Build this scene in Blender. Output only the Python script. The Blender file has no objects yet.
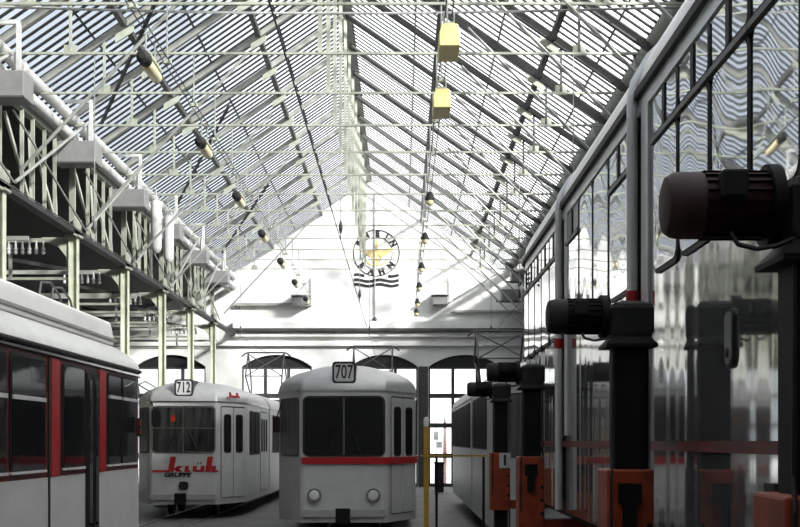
import bpy, bmesh, math, random
from mathutils import Vector, Matrix
random.seed(7)
C = bpy.context.scene.collection
E = 1.7                                   # eye height; h (height above the eye) + E = z
PI = math.pi

# ------------------------------------------------------------------ materials
def nodes(name):
    m = bpy.data.materials.new(name); m.use_nodes = True
    nt = m.node_tree
    return m, nt, nt.nodes['Principled BSDF'], nt.nodes['Material Output']

def mat(name, col, rough=.5, metal=0., var=.12, scale=6., bump=0., bscale=40., spec=.5, stretch=None, coat=0.):
    """painted or metal surface with procedural wear: noise varies the colour a little, optional bump"""
    m, nt, b, out = nodes(name)
    tc = nt.nodes.new('ShaderNodeTexCoord')
    mp = nt.nodes.new('ShaderNodeMapping')
    if stretch: mp.inputs['Scale'].default_value = stretch
    nt.links.new(tc.outputs['Object'], mp.inputs['Vector'])
    n = nt.nodes.new('ShaderNodeTexNoise'); n.inputs['Scale'].default_value = scale; n.inputs['Detail'].default_value = 4
    nt.links.new(mp.outputs['Vector'], n.inputs['Vector'])
    r = nt.nodes.new('ShaderNodeValToRGB')
    r.color_ramp.elements[0].position = .3; r.color_ramp.elements[1].position = .7
    r.color_ramp.elements[0].color = (*[max(0, c*(1-var)) for c in col], 1)
    r.color_ramp.elements[1].color = (*[min(1, c*(1+var)) for c in col], 1)
    nt.links.new(n.outputs['Fac'], r.inputs['Fac'])
    nt.links.new(r.outputs['Color'], b.inputs['Base Color'])
    b.inputs['Roughness'].default_value = rough; b.inputs['Metallic'].default_value = metal
    b.inputs['Specular IOR Level'].default_value = spec
    b.inputs['Coat Weight'].default_value = coat; b.inputs['Coat Roughness'].default_value = .05
    if bump:
        n2 = nt.nodes.new('ShaderNodeTexNoise'); n2.inputs['Scale'].default_value = bscale; n2.inputs['Detail'].default_value = 0 if bscale < 3 else 2
        nt.links.new(mp.outputs['Vector'], n2.inputs['Vector'])
        bp = nt.nodes.new('ShaderNodeBump'); bp.inputs['Strength'].default_value = 1; bp.inputs['Distance'].default_value = bump
        nt.links.new(n2.outputs['Fac'], bp.inputs['Height']); nt.links.new(bp.outputs['Normal'], b.inputs['Normal'])
        if coat: nt.links.new(bp.outputs['Normal'], b.inputs['Coat Normal'])
    return m

def glass_mat(name, tint, trans=.85, rough=.05):
    m, nt, b, out = nodes(name)
    nt.nodes.remove(b)
    t = nt.nodes.new('ShaderNodeBsdfTransparent'); t.inputs['Color'].default_value = (*tint, 1)
    d = nt.nodes.new('ShaderNodeBsdfTranslucent'); d.inputs['Color'].default_value = (*tint, 1)
    n = nt.nodes.new('ShaderNodeTexNoise'); n.inputs['Scale'].default_value = 1.3; n.inputs['Detail'].default_value = 3
    tc = nt.nodes.new('ShaderNodeTexCoord'); nt.links.new(tc.outputs['Object'], n.inputs['Vector'])
    mr = nt.nodes.new('ShaderNodeMapRange'); mr.inputs['From Min'].default_value = .3; mr.inputs['From Max'].default_value = .75
    mr.inputs['To Min'].default_value = 1-trans-.06; mr.inputs['To Max'].default_value = 1-trans+.12
    nt.links.new(n.outputs['Fac'], mr.inputs['Value'])
    mx = nt.nodes.new('ShaderNodeMixShader')
    nt.links.new(mr.outputs['Result'], mx.inputs['Fac'])
    nt.links.new(t.outputs['BSDF'], mx.inputs[1]); nt.links.new(d.outputs['BSDF'], mx.inputs[2])
    nt.links.new(mx.outputs['Shader'], out.inputs['Surface'])
    return m

M = {}
M['pale_steel'] = mat('pale_green_steel_paint', (.36, .38, .31), .6, 0, .15, 5)
M['white_pipe'] = mat('white_pipe_paint', (.55, .55, .53), .45, 0, .1, 8)
M['grey_box'] = mat('grey_sheet_metal', (.22, .22, .215), .5, .1, .08, 9)
M['rod'] = mat('grey_rod_steel', (.34, .35, .32), .5, .2, .15, 8)
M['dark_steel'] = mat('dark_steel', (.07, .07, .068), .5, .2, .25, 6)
M['bar'] = mat('glazing_bar_lead', (.045, .045, .045), .6, .0, .2, 4)
M['rafter_dark'] = mat('backlit_rafter_paint', (.075, .075, .07), .7, 0, .2, 4)  # right-slope rafters: shade of the backlit underside put into the colour
M['post'] = mat('pale_green_column_paint', (.60, .63, .49), .55, 0, .12, 5)
M['pole'] = mat('polished_grey_pipe', (.78, .78, .78), .35, .7, .06, 6)
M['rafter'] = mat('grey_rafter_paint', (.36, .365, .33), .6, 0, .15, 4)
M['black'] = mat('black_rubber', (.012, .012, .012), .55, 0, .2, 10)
M['plaster'] = mat('white_washed_plaster', (.86, .86, .83), .9, 0, .05, 2.2, .004, 18)
M['brick_dark'] = mat('sooty_brick', (.10, .098, .092), .9, 0, .3, 3, .01, 12)
M['boards'] = mat('dark_roof_boards', (.02, .019, .018), .8, 0, .4, 3, .004, 20, stretch=(1, 6, 1))
M['concrete'] = mat('oily_concrete', (.11, .11, .105), .6, 0, .35, 1.1, .004, 30)
M['outside'] = mat('pale_yard_paving', (.55, .55, .53), .9, 0, .1, 1)
M['rail'] = mat('worn_rail_steel', (.3, .29, .28), .3, .9, .2, 9)
M['silver'] = mat('silver_tram_paint', (.62, .62, .615), .34, .2, .07, 3, .0012, 4)
M['silver_roof'] = mat('silver_tram_roof_paint', (.46, .46, .455), .38, .35, .1, 4, .002, 3)
M['mirror_silver'] = mat('glossy_silver_tram_paint', (.50, .50, .49), .07, .85, .06, 2, .006, 2.2, stretch=(1, 2.2, .12))
M['mirror_roof'] = mat('pale_grey_tram_roof_paint', (.85, .85, .84), .32, .6, .08, 3)
M['mirror_glass'] = mat('reflective_tram_glass', (.76, .765, .77), .025, .92, .02, 2, .008, 1.5, stretch=(1, 1.0, 1.0))
M['dark_glass'] = mat('dark_tram_glass', (.014, .015, .016), .06, 0, .3, 3, .0015, 3, spec=.7)
M['grey_glass'] = mat('curtained_tram_glass', (.12, .12, .118), .1, 0, .35, 3, .0015, 3, spec=.7, stretch=(4, 4, .3))
M['dim_glass'] = mat('dusty_dark_glass', (.012, .012, .012), .55, 0, .4, 3, spec=.06, stretch=(3, 3, .3))
M['cab_glass'] = mat('cab_glass_with_blinds_behind', (.035, .035, .034), .1, 0, .9, 3.5, .001, 3, spec=.5, stretch=(2.2, 2.2, .35))
M['vent_glass'] = mat('open_vent_dark', (.008, .008, .008), .3, 0, .2, 5)
M['red'] = mat('signal_red_paint', (.40, .008, .014), .4, 0, .1, 6)
M['red_dim'] = mat('dull_red_paint', (.13, .016, .016), .45, 0, .25, 6)
M['red_text'] = mat('red_lettering', (.42, .012, .016), .5, 0, .06, 10)
M['tram_white'] = mat('cream_white_tram_paint', (.66, .66, .64), .38, 0, .06, 3, .001, 4)
M['chrome'] = mat('chrome_trim', (.6, .6, .6), .2, 1., .05, 8)
M['text_black'] = mat('black_lettering', (.015, .015, .015), .6, 0, .1, 9)
M['sign_white'] = mat('white_sign_face', (.68, .68, .66), .5, 0, .04, 9)
M['gold'] = mat('ochre_emblem_paint', (.62, .47, .2), .8, 0, .1, 14)
M['jack_black'] = mat('oily_black_steel', (.006, .006, .006), .6, .0, .4, 8, spec=.2)
M['jack_grey'] = mat('dusty_grey_cast_iron', (.022, .022, .022), .65, .0, .3, 12, spec=.25)
M['jack_red'] = mat('dark_red_motor_paint', (.022, .003, .0035), .5, 0, .35, 9, spec=.25)
M['orange'] = mat('orange_red_jack_paint', (.30, .045, .014), .55, 0, .45, 7)
M['yellow'] = mat('yellow_post_paint', (.46, .27, .03), .5, 0, .15, 9)
M['lamp_cream'] = mat('cream_lamp_glass', (.80, .70, .42), .35, 0, .06, 8)
M['lamp_yellow'] = mat('yellow_lamp_glass', (.86, .72, .30), .4, 0, .06, 8)
M['ceramic'] = mat('white_ceramic', (.72, .72, .70), .25, 0, .06, 9)
M['roof_glass'] = glass_mat('roof_glass', (.95, .96, .97), .90)
M['door_glass'] = glass_mat('door_glass', (.95, .96, .96), .90)
M['bellows'] = mat('dark_bellows_fabric', (.03, .03, .03), .8, 0, .3, 20)
M['lamp_red'] = mat('red_signal_lens', (.4, .03, .015), .2, 0, .1, 10)

# ------------------------------------------------------------------ mesh building
class MB:
    def __init__(s): s.v = []; s.f = []
    def add(s, vs, fs):
        b = len(s.v); s.v += [Vector(p) for p in vs]; s.f += [tuple(i+b for i in f) for f in fs]; return s
    def box(s, x0, x1, y0, y1, z0, z1):
        return s.add([(x, y, z) for x in (x0, x1) for y in (y0, y1) for z in (z0, z1)],
                     [(0,1,3,2), (4,6,7,5), (0,4,5,1), (2,3,7,6), (0,2,6,4), (1,5,7,3)])
    def bar(s, a, b, w, d, up=(0, 0, 1)):
        """rectangular bar from a to b, w across, d along 'up'"""
        a, b = Vector(a), Vector(b); t = (b-a).normalized(); up = Vector(up)
        if abs(t.dot(up)) > .98: up = Vector((0, 1, 0))
        n = t.cross(up).normalized(); u = n.cross(t).normalized()
        q = [n*sx*w/2 + u*sz*d/2 for sx, sz in ((-1,-1), (1,-1), (1,1), (-1,1))]
        return s.add([a+k for k in q] + [b+k for k in q],
                     [(0,3,2,1), (4,5,6,7)] + [(i, (i+1) % 4, (i+1) % 4+4, i+4) for i in range(4)])
    def tube(s, pts, r, n=8, rs=None):
        pts = [Vector(p) for p in pts]; m = len(pts); base = len(s.v); prev = None
        for i, p in enumerate(pts):
            t = (pts[min(i+1, m-1)] - pts[max(i-1, 0)]).normalized()
            if prev is None:
                k = Vector((0, 0, 1)) if abs(t.z) < .9 else Vector((1, 0, 0))
                prev = t.cross(k).normalized()
            nn = (prev - t*prev.dot(t)).normalized(); bb = t.cross(nn); prev = nn
            rr = rs[i] if rs else r
            s.v += [p + nn*rr*math.cos(2*PI*j/n) + bb*rr*math.sin(2*PI*j/n) for j in range(n)]
        for i in range(m-1):
            for j in range(n):
                a = base+i*n+j; b = base+i*n+(j+1) % n
                s.f.append((a, b, b+n, a+n))
        s.f.append(tuple(base+j for j in reversed(range(n)))); s.f.append(tuple(base+(m-1)*n+j for j in range(n)))
        return s
    def loft(s, rings, cap0=True, cap1=True):
        n = len(rings[0]); base = len(s.v)
        for r in rings: s.v += [Vector(p) for p in r]
        for i in range(len(rings)-1):
            for j in range(n):
                a = base+i*n+j; b = base+i*n+(j+1) % n
                s.f.append((a, b, b+n, a+n))
        if cap0: s.f.append(tuple(base+j for j in reversed(range(n))))
        if cap1: s.f.append(tuple(base+(len(rings)-1)*n+j for j in range(n)))
        return s
    def slab(s, poly, o, u, v, n, t0, t1):
        """2-D polygon (a, b) placed at o + a*u + b*v, thick from t0 to t1 along n"""
        o, u, v, n = Vector(o), Vector(u), Vector(v), Vector(n)
        k = len(poly)
        vs = [o+u*a+v*b+n*t0 for a, b in poly] + [o+u*a+v*b+n*t1 for a, b in poly]
        return s.add(vs, [tuple(reversed(range(k))), tuple(range(k, 2*k))] + [(i, (i+1) % k, (i+1) % k+k, i+k) for i in range(k)])
    def sphere(s, c, r, n=10, sx=1, sy=1, sz=1):
        c = Vector(c); rings = []
        for i in range(1, n):
            a = PI*i/n
            rings.append([c+Vector((sx*r*math.sin(a)*math.cos(2*PI*j/n), sy*r*math.sin(a)*math.sin(2*PI*j/n), -sz*r*math.cos(a))) for j in range(n)])
        return s.loft(rings)

def rrect(a0, a1, b0, b1, r=.06, n=4):
    pts = []
    for cx, cy, s in ((a1-r, b0+r, -90), (a1-r, b1-r, 0), (a0+r, b1-r, 90), (a0+r, b0+r, 180)):
        for i in range(n+1):
            t = math.radians(s+90*i/n); pts.append((cx+r*math.cos(t), cy+r*math.sin(t)))
    return pts

def root_loc(o):
    v = Vector((0, 0, 0))
    while o is not None: v = v+o.location; o = o.parent
    return v

def obj(name, mb, m, parent=None, smooth=35, label=None, bevel=0):
    me = bpy.data.meshes.new(name)
    off = root_loc(parent)
    me.from_pydata([tuple(p-off) for p in mb.v], [], mb.f)
    bm = bmesh.new(); bm.from_mesh(me); bmesh.ops.recalc_face_normals(bm, faces=bm.faces); bm.to_mesh(me); bm.free()
    if smooth:
        me.polygons.foreach_set('use_smooth', [True]*len(me.polygons)); me.set_sharp_from_angle(angle=math.radians(smooth))
    me.materials.append(M[m] if isinstance(m, str) else m)
    o = bpy.data.objects.new(name, me); C.objects.link(o)
    if parent is not None: o.parent = parent
    if label: o['label'] = label
    if bevel:
        b = o.modifiers.new('bevel', 'BEVEL'); b.width = bevel; b.segments = 2; b.limit_method = 'ANGLE'; b.angle_limit = math.radians(50)
    return o

def tag(o, label, cat, group=None):
    o['label'] = label; o['category'] = cat
    if group: o['group'] = group
    return o

def thing(name, label, cat, loc=(0, 0, 0), group=None):
    o = bpy.data.objects.new(name, None); C.objects.link(o); o.location = loc; o.empty_display_size = .2
    return tag(o, label, cat, group)

def struct(name, mb, m, parent=None, smooth=0):
    o = obj(name, mb, m, parent, smooth)
    if parent is None: o['kind'] = 'structure'
    return o

def dup(o, delta=None, label=None, parent=None):
    c = o.copy(); C.objects.link(c)
    if parent is not None: c.parent = parent
    if delta is not None: c.location = o.location+Vector(delta)
    if label: c['label'] = label
    for ch in list(o.children): dup(ch, None, None, c)
    return c

def text_mesh(txt, size, depth, mat_, parent, name, origin, u, v, bold=0., width=1., shear=0.):
    """lettering as solid geometry; centred on origin, reading along u, up along v"""
    cu = bpy.data.curves.new(name, 'FONT'); cu.body = txt; cu.size = size; cu.extrude = depth/2
    cu.align_x = 'CENTER'; cu.align_y = 'CENTER'; cu.offset = bold; cu.shear = shear; cu.resolution_u = 3
    t = bpy.data.objects.new(name, cu); C.objects.link(t)
    bpy.context.view_layer.update()
    me = bpy.data.meshes.new_from_object(t.evaluated_get(bpy.context.evaluated_depsgraph_get()))
    bpy.data.objects.remove(t)
    u = Vector(u).normalized(); v = Vector(v).normalized(); n = u.cross(v)
    R = Matrix((u*width, v, n)).transposed()
    off = root_loc(parent); o_ = Vector(origin)
    for p in me.vertices: p.co = R @ p.co + o_ - off
    me.materials.clear(); me.materials.append(M[mat_])
    o = bpy.data.objects.new(name, me); C.objects.link(o)
    if parent is not None: o.parent = parent
    return o

def ordinal(i): return ['first', 'second', 'third', 'fourth', 'fifth', 'sixth', 'seventh', 'eighth', 'ninth', 'tenth', 'eleventh', 'twelfth', 'thirteenth', 'fourteenth', 'fifteenth', 'sixteenth', 'seventeenth', 'eighteenth', 'nineteenth', 'twentieth'][i]

# ------------------------------------------------------------------ the hall
ZG = 44.5                                   # gable wall distance
RX, RH, SL = -1.25, 9.69, .69               # ridge
XL, XR = -6.55, 4.85
def roof_h(x): return RH - SL*abs(x-RX)
Y0, YG0 = -5.0, -4.5                         # hall start; glazing starts

# floor and yard
struct('floor', MB().box(-16, 5.2, Y0, ZG+.2, -.2, 0), 'concrete')
struct('yard_ground', MB().box(-60, 60, ZG+.2, 110, -.3, -.02), 'outside')

# gable wall with arched openings, as a filled outline with holes
ARCH = [(-12.6, 2.6), (-8.55, 2.6), (-4.61, 2.6), (-.63, 2.5), (2.38, 2.7)]
SPRING, APEX = 2.76+E, 3.2+E
def arch_pts(c, w, n=14):
    pts = [(c-w/2, -.05), (c+w/2, -.05)]
    rise = APEX-SPRING; R = ((w/2)**2+rise**2)/(2*rise); a = math.asin(w/2/R)
    for i in range(n+1):
        t = a-2*a*i/n; pts.append((c+R*math.sin(t), APEX-R+R*math.cos(t)))
    return pts
def filled(name, outlines, y0, y1, m, parent=None):
    cu = bpy.data.curves.new(name, 'CURVE'); cu.dimensions = '2D'; cu.fill_mode = 'BOTH'; cu.extrude = abs(y1-y0)/2
    for pts in outlines:
        sp = cu.splines.new('POLY'); sp.points.add(len(pts)-1); sp.use_cyclic_u = True
        for p, (a, b) in zip(sp.points, pts): p.co = (a, b, 0, 1)
    t = bpy.data.objects.new(name, cu); C.objects.link(t); bpy.context.view_layer.update()
    me = bpy.data.meshes.new_from_object(t.evaluated_get(bpy.context.evaluated_depsgraph_get())); bpy.data.objects.remove(t)
    off = root_loc(parent)
    for p in me.vertices:
        a, b, c = p.co; p.co = Vector((a, (y0+y1)/2-c, b))-off
    me.materials.clear(); me.materials.append(M[m]); me.name = name
    o = bpy.data.objects.new(name, me); C.objects.link(o)
    if parent is not None: o.parent = parent
    return o
gable = [(-16, -.1), (5.2, -.1), (5.2, roof_h(XR)+E-.05), (RX, RH+E-.02), (-6.6, roof_h(-6.6)+E), (-16, 3.0+E)]
w = filled('wall_back', [gable]+[arch_pts(c, wd) for c, wd in ARCH], ZG, ZG+.45, 'plaster'); w['kind'] = 'structure'
# doors in the openings
for i, (c, wd) in enumerate(ARCH):
    ap = arch_pts(c, wd)
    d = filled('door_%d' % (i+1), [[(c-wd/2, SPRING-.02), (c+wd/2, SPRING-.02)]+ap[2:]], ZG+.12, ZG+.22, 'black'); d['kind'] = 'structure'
    fr = MB(); n = 3
    n = 3
    xs = [c-wd/2+wd*k/n for k in range(n+1)]
    zs = [.02, .75, 1.85, 2.42, 3.42, 4.28][0:]
    zs = [.04, 1.15, 2.28, 3.38, 4.46]
    for x in xs: fr.box(x-.06, x+.06, ZG+.12, ZG+.2, 0, SPRING)
    for z in zs: fr.box(c-wd/2, c+wd/2, ZG+.125, ZG+.195, z-.085, z+.085)
    obj('door_frame', fr, 'dark_steel', d, 0)
    for k in range(n):
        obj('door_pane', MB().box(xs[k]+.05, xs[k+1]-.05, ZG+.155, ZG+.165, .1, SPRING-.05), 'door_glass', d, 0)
struct('trim_41', MB().box(.64, 1.0, ZG-.08, ZG-.004, 0, SPRING), 'dark_steel')
# ledge, string course and beam across the gable
struct('trim_1', MB().box(-6.2, 4.9, ZG-.28, ZG-.002, 4.16+E, 4.42+E), 'plaster')
struct('trim_2', MB().box(-6.2, 4.9, ZG-.34, ZG-.004, 4.04+E, 4.15+E), 'dark_steel')
struct('trim_40', MB().box(-6.2, 4.9, ZG-.2, ZG-.003, 3.86+E, 4.03+E), 'plaster')
struct('trim_3', MB().box(-15.8, 4.9, ZG-.16, ZG-.002, 3.52+E, 3.62+E), 'plaster')

# long walls and the closed end behind
struct('wall_right', MB().box(5.0, 5.25, Y0, ZG, 0, 6.5+E), 'brick_dark')  # part above the eave is added to block sun from the gable's lower right
struct('wall_left', MB().box(-16.2, -16, Y0, ZG, 0, 3.1+E), 'brick_dark')
front = [(-16, 0), (5.0, 0), (5.0, roof_h(XR)+E), (RX, RH+E), (-6.6, roof_h(-6.6)+E), (-16, 3+E)]
w = filled('wall_front', [front], Y0-.25, Y0, 'brick_dark'); w['kind'] = 'structure'
# side aisle roof, dark boards
am = MB()
am.add([(-6.62, Y0, 5.75+E), (-6.62, ZG, 5.75+E), (-16.1, ZG, 3.0+E), (-16.1, Y0, 3.0+E), (-6.62, Y0, 5.9+E), (-6.62, ZG, 5.9+E), (-16.1, ZG, 3.15+E), (-16.1, Y0, 3.15+E)],
       [(0,1,2,3), (7,6,5,4), (0,4,5,1), (1,5,6,2), (2,6,7,3), (3,7,4,0)])
struct('ceiling_aisle', am, 'boards')
# strip of wall between aisle roof and glazed roof
struct('trim_4', MB().box(-6.72, -6.6, Y0, ZG, 5.75+E, roof_h(-6.6)+E+.02), 'dark_steel')

# the glazed roof: ceiling > glass and glazing bars on each slope; boarded part over the head of the hall
def slope_quad(x0, x1, y0, y1, t0, t1):
    m = MB(); vs = []
    for t in (t0, t1):
        vs += [(x0, y0, roof_h(x0)+E+t), (x1, y0, roof_h(x1)+E+t), (x1, y1, roof_h(x1)+E+t), (x0, y1, roof_h(x0)+E+t)]
    return m.add(vs, [(0,1,2,3), (7,6,5,4), (0,4,5,1), (1,5,6,2), (2,6,7,3), (3,7,4,0)])
rb = MB()
for x0, x1 in ((XL-.1, RX), (RX, XR+.1)):
    q = slope_quad(x0, x1, Y0, YG0, .0, .12); rb.add(q.v, q.f)
ceil = struct('ceiling', rb, 'boards')
for nm, x0, x1 in (('left', XL-.1, RX), ('right', RX, XR+.1)):
    obj('roof_glass', slope_quad(x0, x1, YG0, ZG+.4, .05, .056), 'roof_glass', ceil, 0)
    b = MB(); y = YG0+.1; k = 0
    up = (SL if nm == 'left' else -SL, 0, 1); up = (-SL if nm == 'left' else SL, 0, 1)
    while y < ZG+.3:
        b.bar((x0, y, roof_h(x0)+E+.03), (x1, y, roof_h(x1)+E+.03), .068, .022, up); y += .262
    obj('glazing_bar', b, 'bar', ceil, 0)
    # faint lengthwise laps of the panes
    lp = MB()
    for f in (.25, .5, .75):
        x = x0+(x1-x0)*f; lp.box(x-.02, x+.02, YG0, ZG+.3, roof_h(x)+E+.056, roof_h(x)+E+.066)
    obj('pane_lap', lp, 'bar', ceil, 0)
obj('ridge_capping', MB().box(RX-.16, RX+.16, Y0, ZG+.4, RH+E-.06, RH+E+.1), 'rafter', ceil, 0)

# ------------------------------------------------------------------ roof trusses
TY0, TS = 18.52, 2.108
HT = 5.98+E
def make_truss(y):
    t = thing('roof_truss', 'x', 'roof truss', (RX, y, HT), 'roof trusses of the tram hall')
    tie = MB().box(-6.45, 4.8, y-.02, y+.02, HT-.018, HT+.018); obj('tie_rod', tie, 'pale_steel', t, 0)
    for x1 in (XL+.05, XR-.05):
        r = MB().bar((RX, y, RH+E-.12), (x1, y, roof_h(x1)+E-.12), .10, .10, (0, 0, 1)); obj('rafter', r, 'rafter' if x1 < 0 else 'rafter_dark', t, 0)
    kp = MB().box(RX-.035, RX+.035, y-.03, y+.03, HT, RH+E-.1); obj('king_post', kp, 'pale_steel', t, 0)
    for x in (-5.1, 2.75):
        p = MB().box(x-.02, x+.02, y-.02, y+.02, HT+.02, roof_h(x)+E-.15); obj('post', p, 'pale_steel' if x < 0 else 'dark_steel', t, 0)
        g = MB().box(x-.10, x+.10, y-.012, y+.012, HT-.03, HT+.13); obj('gusset_plate', g, 'pale_steel', t, 0)
    for x in (-2.95, -4.75, 2.55):
        g = MB().slab([(-.16, -.22), (.16, -.02), (.16, .1), (-.16, -.06)] if x < 0 else [(-.16, -.02), (.16, -.22), (.16, -.06), (-.16, .1)],
                      (x, y, roof_h(x)+E-.22), (1, 0, 0), (0, 0, 1), (0, 1, 0), -.02, .02)
        obj('gusset_plate', g, 'pale_steel', t, 0)
    return t
proto = None; trusses = []
ys = [TY0+TS*k for k in range(-5, 12)]
for i, y in enumerate(ys):
    n = len(ys)-1-i
    lab = 'pale steel roof truss over the tram hall, %s counted from the white gable wall' % ordinal(n)
    if proto is None: proto = make_truss(y); proto['label'] = lab
    else: dup(proto, (0, y-ys[0], 0), lab)
# raking rods: from the girder side up into the roof, and the right side likewise
for i, y in enumerate(ys[2:]):
    n = len(ys[2:])-1-i
    if (i % 2) == 1: 
        o = obj('raking_rod', MB().tube([(-5.85, y, 4.2+E), (-2.9, y, 7.35+E)], .028, 6), 'rod')
        tag(o, 'thin slanting rod rising from left girder, %s from the gable wall' % ordinal(n//2), 'tie rod', 'raking rods on the left side')
    o = obj('raking_rod', MB().tube([(1.15, y, 7.1+E), (4.75, y, 3.5+E)], .028, 6), 'rod')
    tag(o, 'thin slanting rod falling to right eave, %s from the gable wall' % ordinal(n), 'tie rod', 'raking rods on the right side')
# purlins running the length of the hall
for x, nm in ((-4.75, 'lower purlin of the left glazed slope'), (-2.95, 'upper purlin of the left glazed slope'), (.75, 'upper purlin of the right glazed slope'), (2.6, 'lower purlin of the right glazed slope')):
    o = obj('purlin', MB().box(x-.05, x+.05, Y0+.1, ZG-.02, roof_h(x)+E-.17, roof_h(x)+E-.07), 'dark_steel', None, 0)
    tag(o, 'long dark steel '+nm, 'purlin')
# diagonal wind braces under the left slope
for i, (ya, xa, yb, xb, nm) in enumerate(((23.6, -5.9, 20.2, -4.1, 'nearest'), (31.6, -5.9, 27.2, -3.9, 'middle'), (39.6, -5.9, 35.4, -3.9, 'farthest'))):
    o = obj('wind_brace', MB().tube([(xa, ya, roof_h(xa)+E-.26), (xb, yb, roof_h(xb)+E-.26)], .04, 6), 'dark_steel')
    tag(o, 'dark diagonal brace under the left roof slope, %s of the three' % nm, 'brace', 'wind braces under the left slope')

# eave pipes: two white on the left, one grey on the right
for h, nm in ((6.08, 'upper'), (5.72, 'lower')):
    t = thing('overhead_pipe', 'white %s pipe of the pair above the left girder' % nm, 'pipe', (-6.2, 0, h+E))
    obj('pipe_run', MB().tube([(-6.2, y, h+E) for y in (Y0+.1, 10, 20, 30, ZG-.02)], .105, 14), 'white_pipe', t)
    for k in range(-4, 12, 2): 
        y = TY0+TS*k+1.0
        if y > 6: obj('flange', MB().tube([(-6.2, y-.05, h+E), (-6.2, y+.05, h+E)], .135, 14), 'white_pipe', t)
t = thing('overhead_pipe', 'grey pipe along the right eave above the raised tram', 'pipe', (3.95, 0, 6.2+E))
obj('pipe_run', MB().tube([(3.95, Y0+.1, 6.2+E), (3.95, 20, 6.2+E), (3.95, ZG-.05, 6.2+E)], .15, 14), 'rafter', t)
for k in range(-4, 12, 2):
    y = TY0+TS*k+1.0
    if y > 6: obj('hanger', MB().box(3.78, 3.84, y-.04, y+.04, 6.0+E, 6.75+E), 'white_pipe', t, 0)
# right eave gutter beam
tag(obj('eave_beam', MB().box(4.5, 4.75, Y0+.1, ZG-.02, 5.35+E, 5.6+E), 'dark_steel', None, 0), 'dark steel beam along right eave behind the raised tram', 'beam')

# ------------------------------------------------------------------ left columns and lattice girder
CY = [TY0+TS*(2*k) for k in range(-3, 6)]       # column lines
XC = -6.2
def make_column(y):
    t = thing('steel_column', 'x', 'column', (XC, y, 0), 'columns under the left girder')
    m = MB().box(XC-.085, XC+.085, y-.012, y+.012, 0, 3.85+E).box(XC-.085, XC-.065, y-.07, y+.07, 0, 3.85+E).box(XC+.065, XC+.085, y-.07, y+.07, 0, 3.85+E)
    obj('shaft', m, 'post', t, 0)
    obj('base_plate', MB().box(XC-.18, XC+.18, y-.18, y+.18, 0, .03), 'dark_steel', t, 0)
    obj('cap_plate', MB().box(XC-.14, XC+.14, y-.14, y+.14, 3.85+E, 3.89+E), 'pale_steel', t, 0)
    pts = [(-.1, -.55), (-.14, -.3), (-.28, -.12), (-.6, 0), (-.6, .06), (-.1, .06)]
    obj('bracket', MB().slab(pts, (XC, y, 3.79+E), (1, 0, 0), (0, 0, 1), (0, 1, 0), -.03, .03), 'post', t, 0)
    return t
proto = None
for i, y in enumerate(CY):
    lab = 'pale green steel column under the left girder, %s from the gable wall' % ordinal(len(CY)-1-i)
    if proto is None: proto = make_column(y); proto['label'] = lab
    else: dup(proto, (0, y-CY[0], 0), lab)

g = thing('lattice_girder', 'long pale lattice girder carried by the left row of columns', 'girder', (XC, 0, 3.9+E))
obj('bottom_chord', MB().box(XC-.09, XC+.085, Y0+.1, ZG-.02, 3.9+E, 3.985+E), 'black', g, 0)
obj('top_chord', MB().box(XC-.22, XC-.10, Y0+.1, ZG-.02, 5.54+E, 5.62+E), 'pale_steel', g, 0)
for y in CY:
    obj('upright', MB().box(XC-.08, XC+.03, y-.035, y+.035, 3.985+E, 5.6+E), 'pale_steel', g, 0)
    obj('node_plate', MB().box(XC+.06, XC+.085, y-.26, y+.26, 3.86+E, 4.22+E), 'pale_steel', g, 0)
for i in range(len(CY)-1):
    a, b = CY[i], CY[i+1]; d = b-a
    for f in (.36, .5, .66, .81):
        y = a+d*f
        obj('upright', MB().box(XC-.16, XC-.10, y-.02, y+.02, 3.985+E, 5.54+E), 'pale_steel', g, 0)
    obj('lattice_diagonal', MB().tube([(XC+.25, a, 4.0+E), (XC+.25, b, 6.0+E)], .028, 6), 'rod', g)
    obj('lattice_diagonal', MB().tube([(XC+.22, a, 5.1+E), (XC+.22, b, 4.0+E)], .02, 6), 'rod', g)
    for f0, f1 in ((.31, .45), (.62, .47), (.64, .8), (.97, .83)):
        obj('lattice_strut', MB().bar((XC-.35, a+d*f0, 5.45+E), (XC-.12, a+d*f1, 4.05+E), .045, .045), 'pale_steel', g, 0)

# U-shaped pipe brackets and grey air boxes
def make_box(y):
    t = thing('air_heater_box', 'x', 'heater', (XC-.2, y, 5.35+E), 'grey boxes under the left pipes')
    obj('casing', MB().box(-6.4, -5.62, y-.25, y+.25, 5.13+E, 5.53+E), 'grey_box', t, 0, bevel=.015)
    obj('rim', MB().box(-6.41, -5.61, y-.26, y-.22, 5.115+E, 5.145+E), 'dark_steel', t, 0)
    obj('bracket', MB().box(-5.78, -5.72, y-.1, y-.03, 5.5+E, 6.33+E).box(-6.25, -5.72, y-.1, y-.03, 6.27+E, 6.33+E), 'white_pipe', t, 0)
    for x in (-5.84,):
        obj('duct', MB().tube([(x, y+.1, 5.52+E), (x, y+.1, 5.9+E)], .04, 8), 'white_pipe', t)
    return t
proto = None
BY = [y-.4 for y in CY]
for i, y in enumerate(BY):
    if y > ZG-.6: continue
    lab = 'grey sheet metal box hung beneath the white pipes, %s from the gable wall' % ordinal(len(BY)-1-i)
    if proto is None: proto = make_box(y); proto['label'] = lab
    else: dup(proto, (0, y-BY[0], 0), lab)
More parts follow.
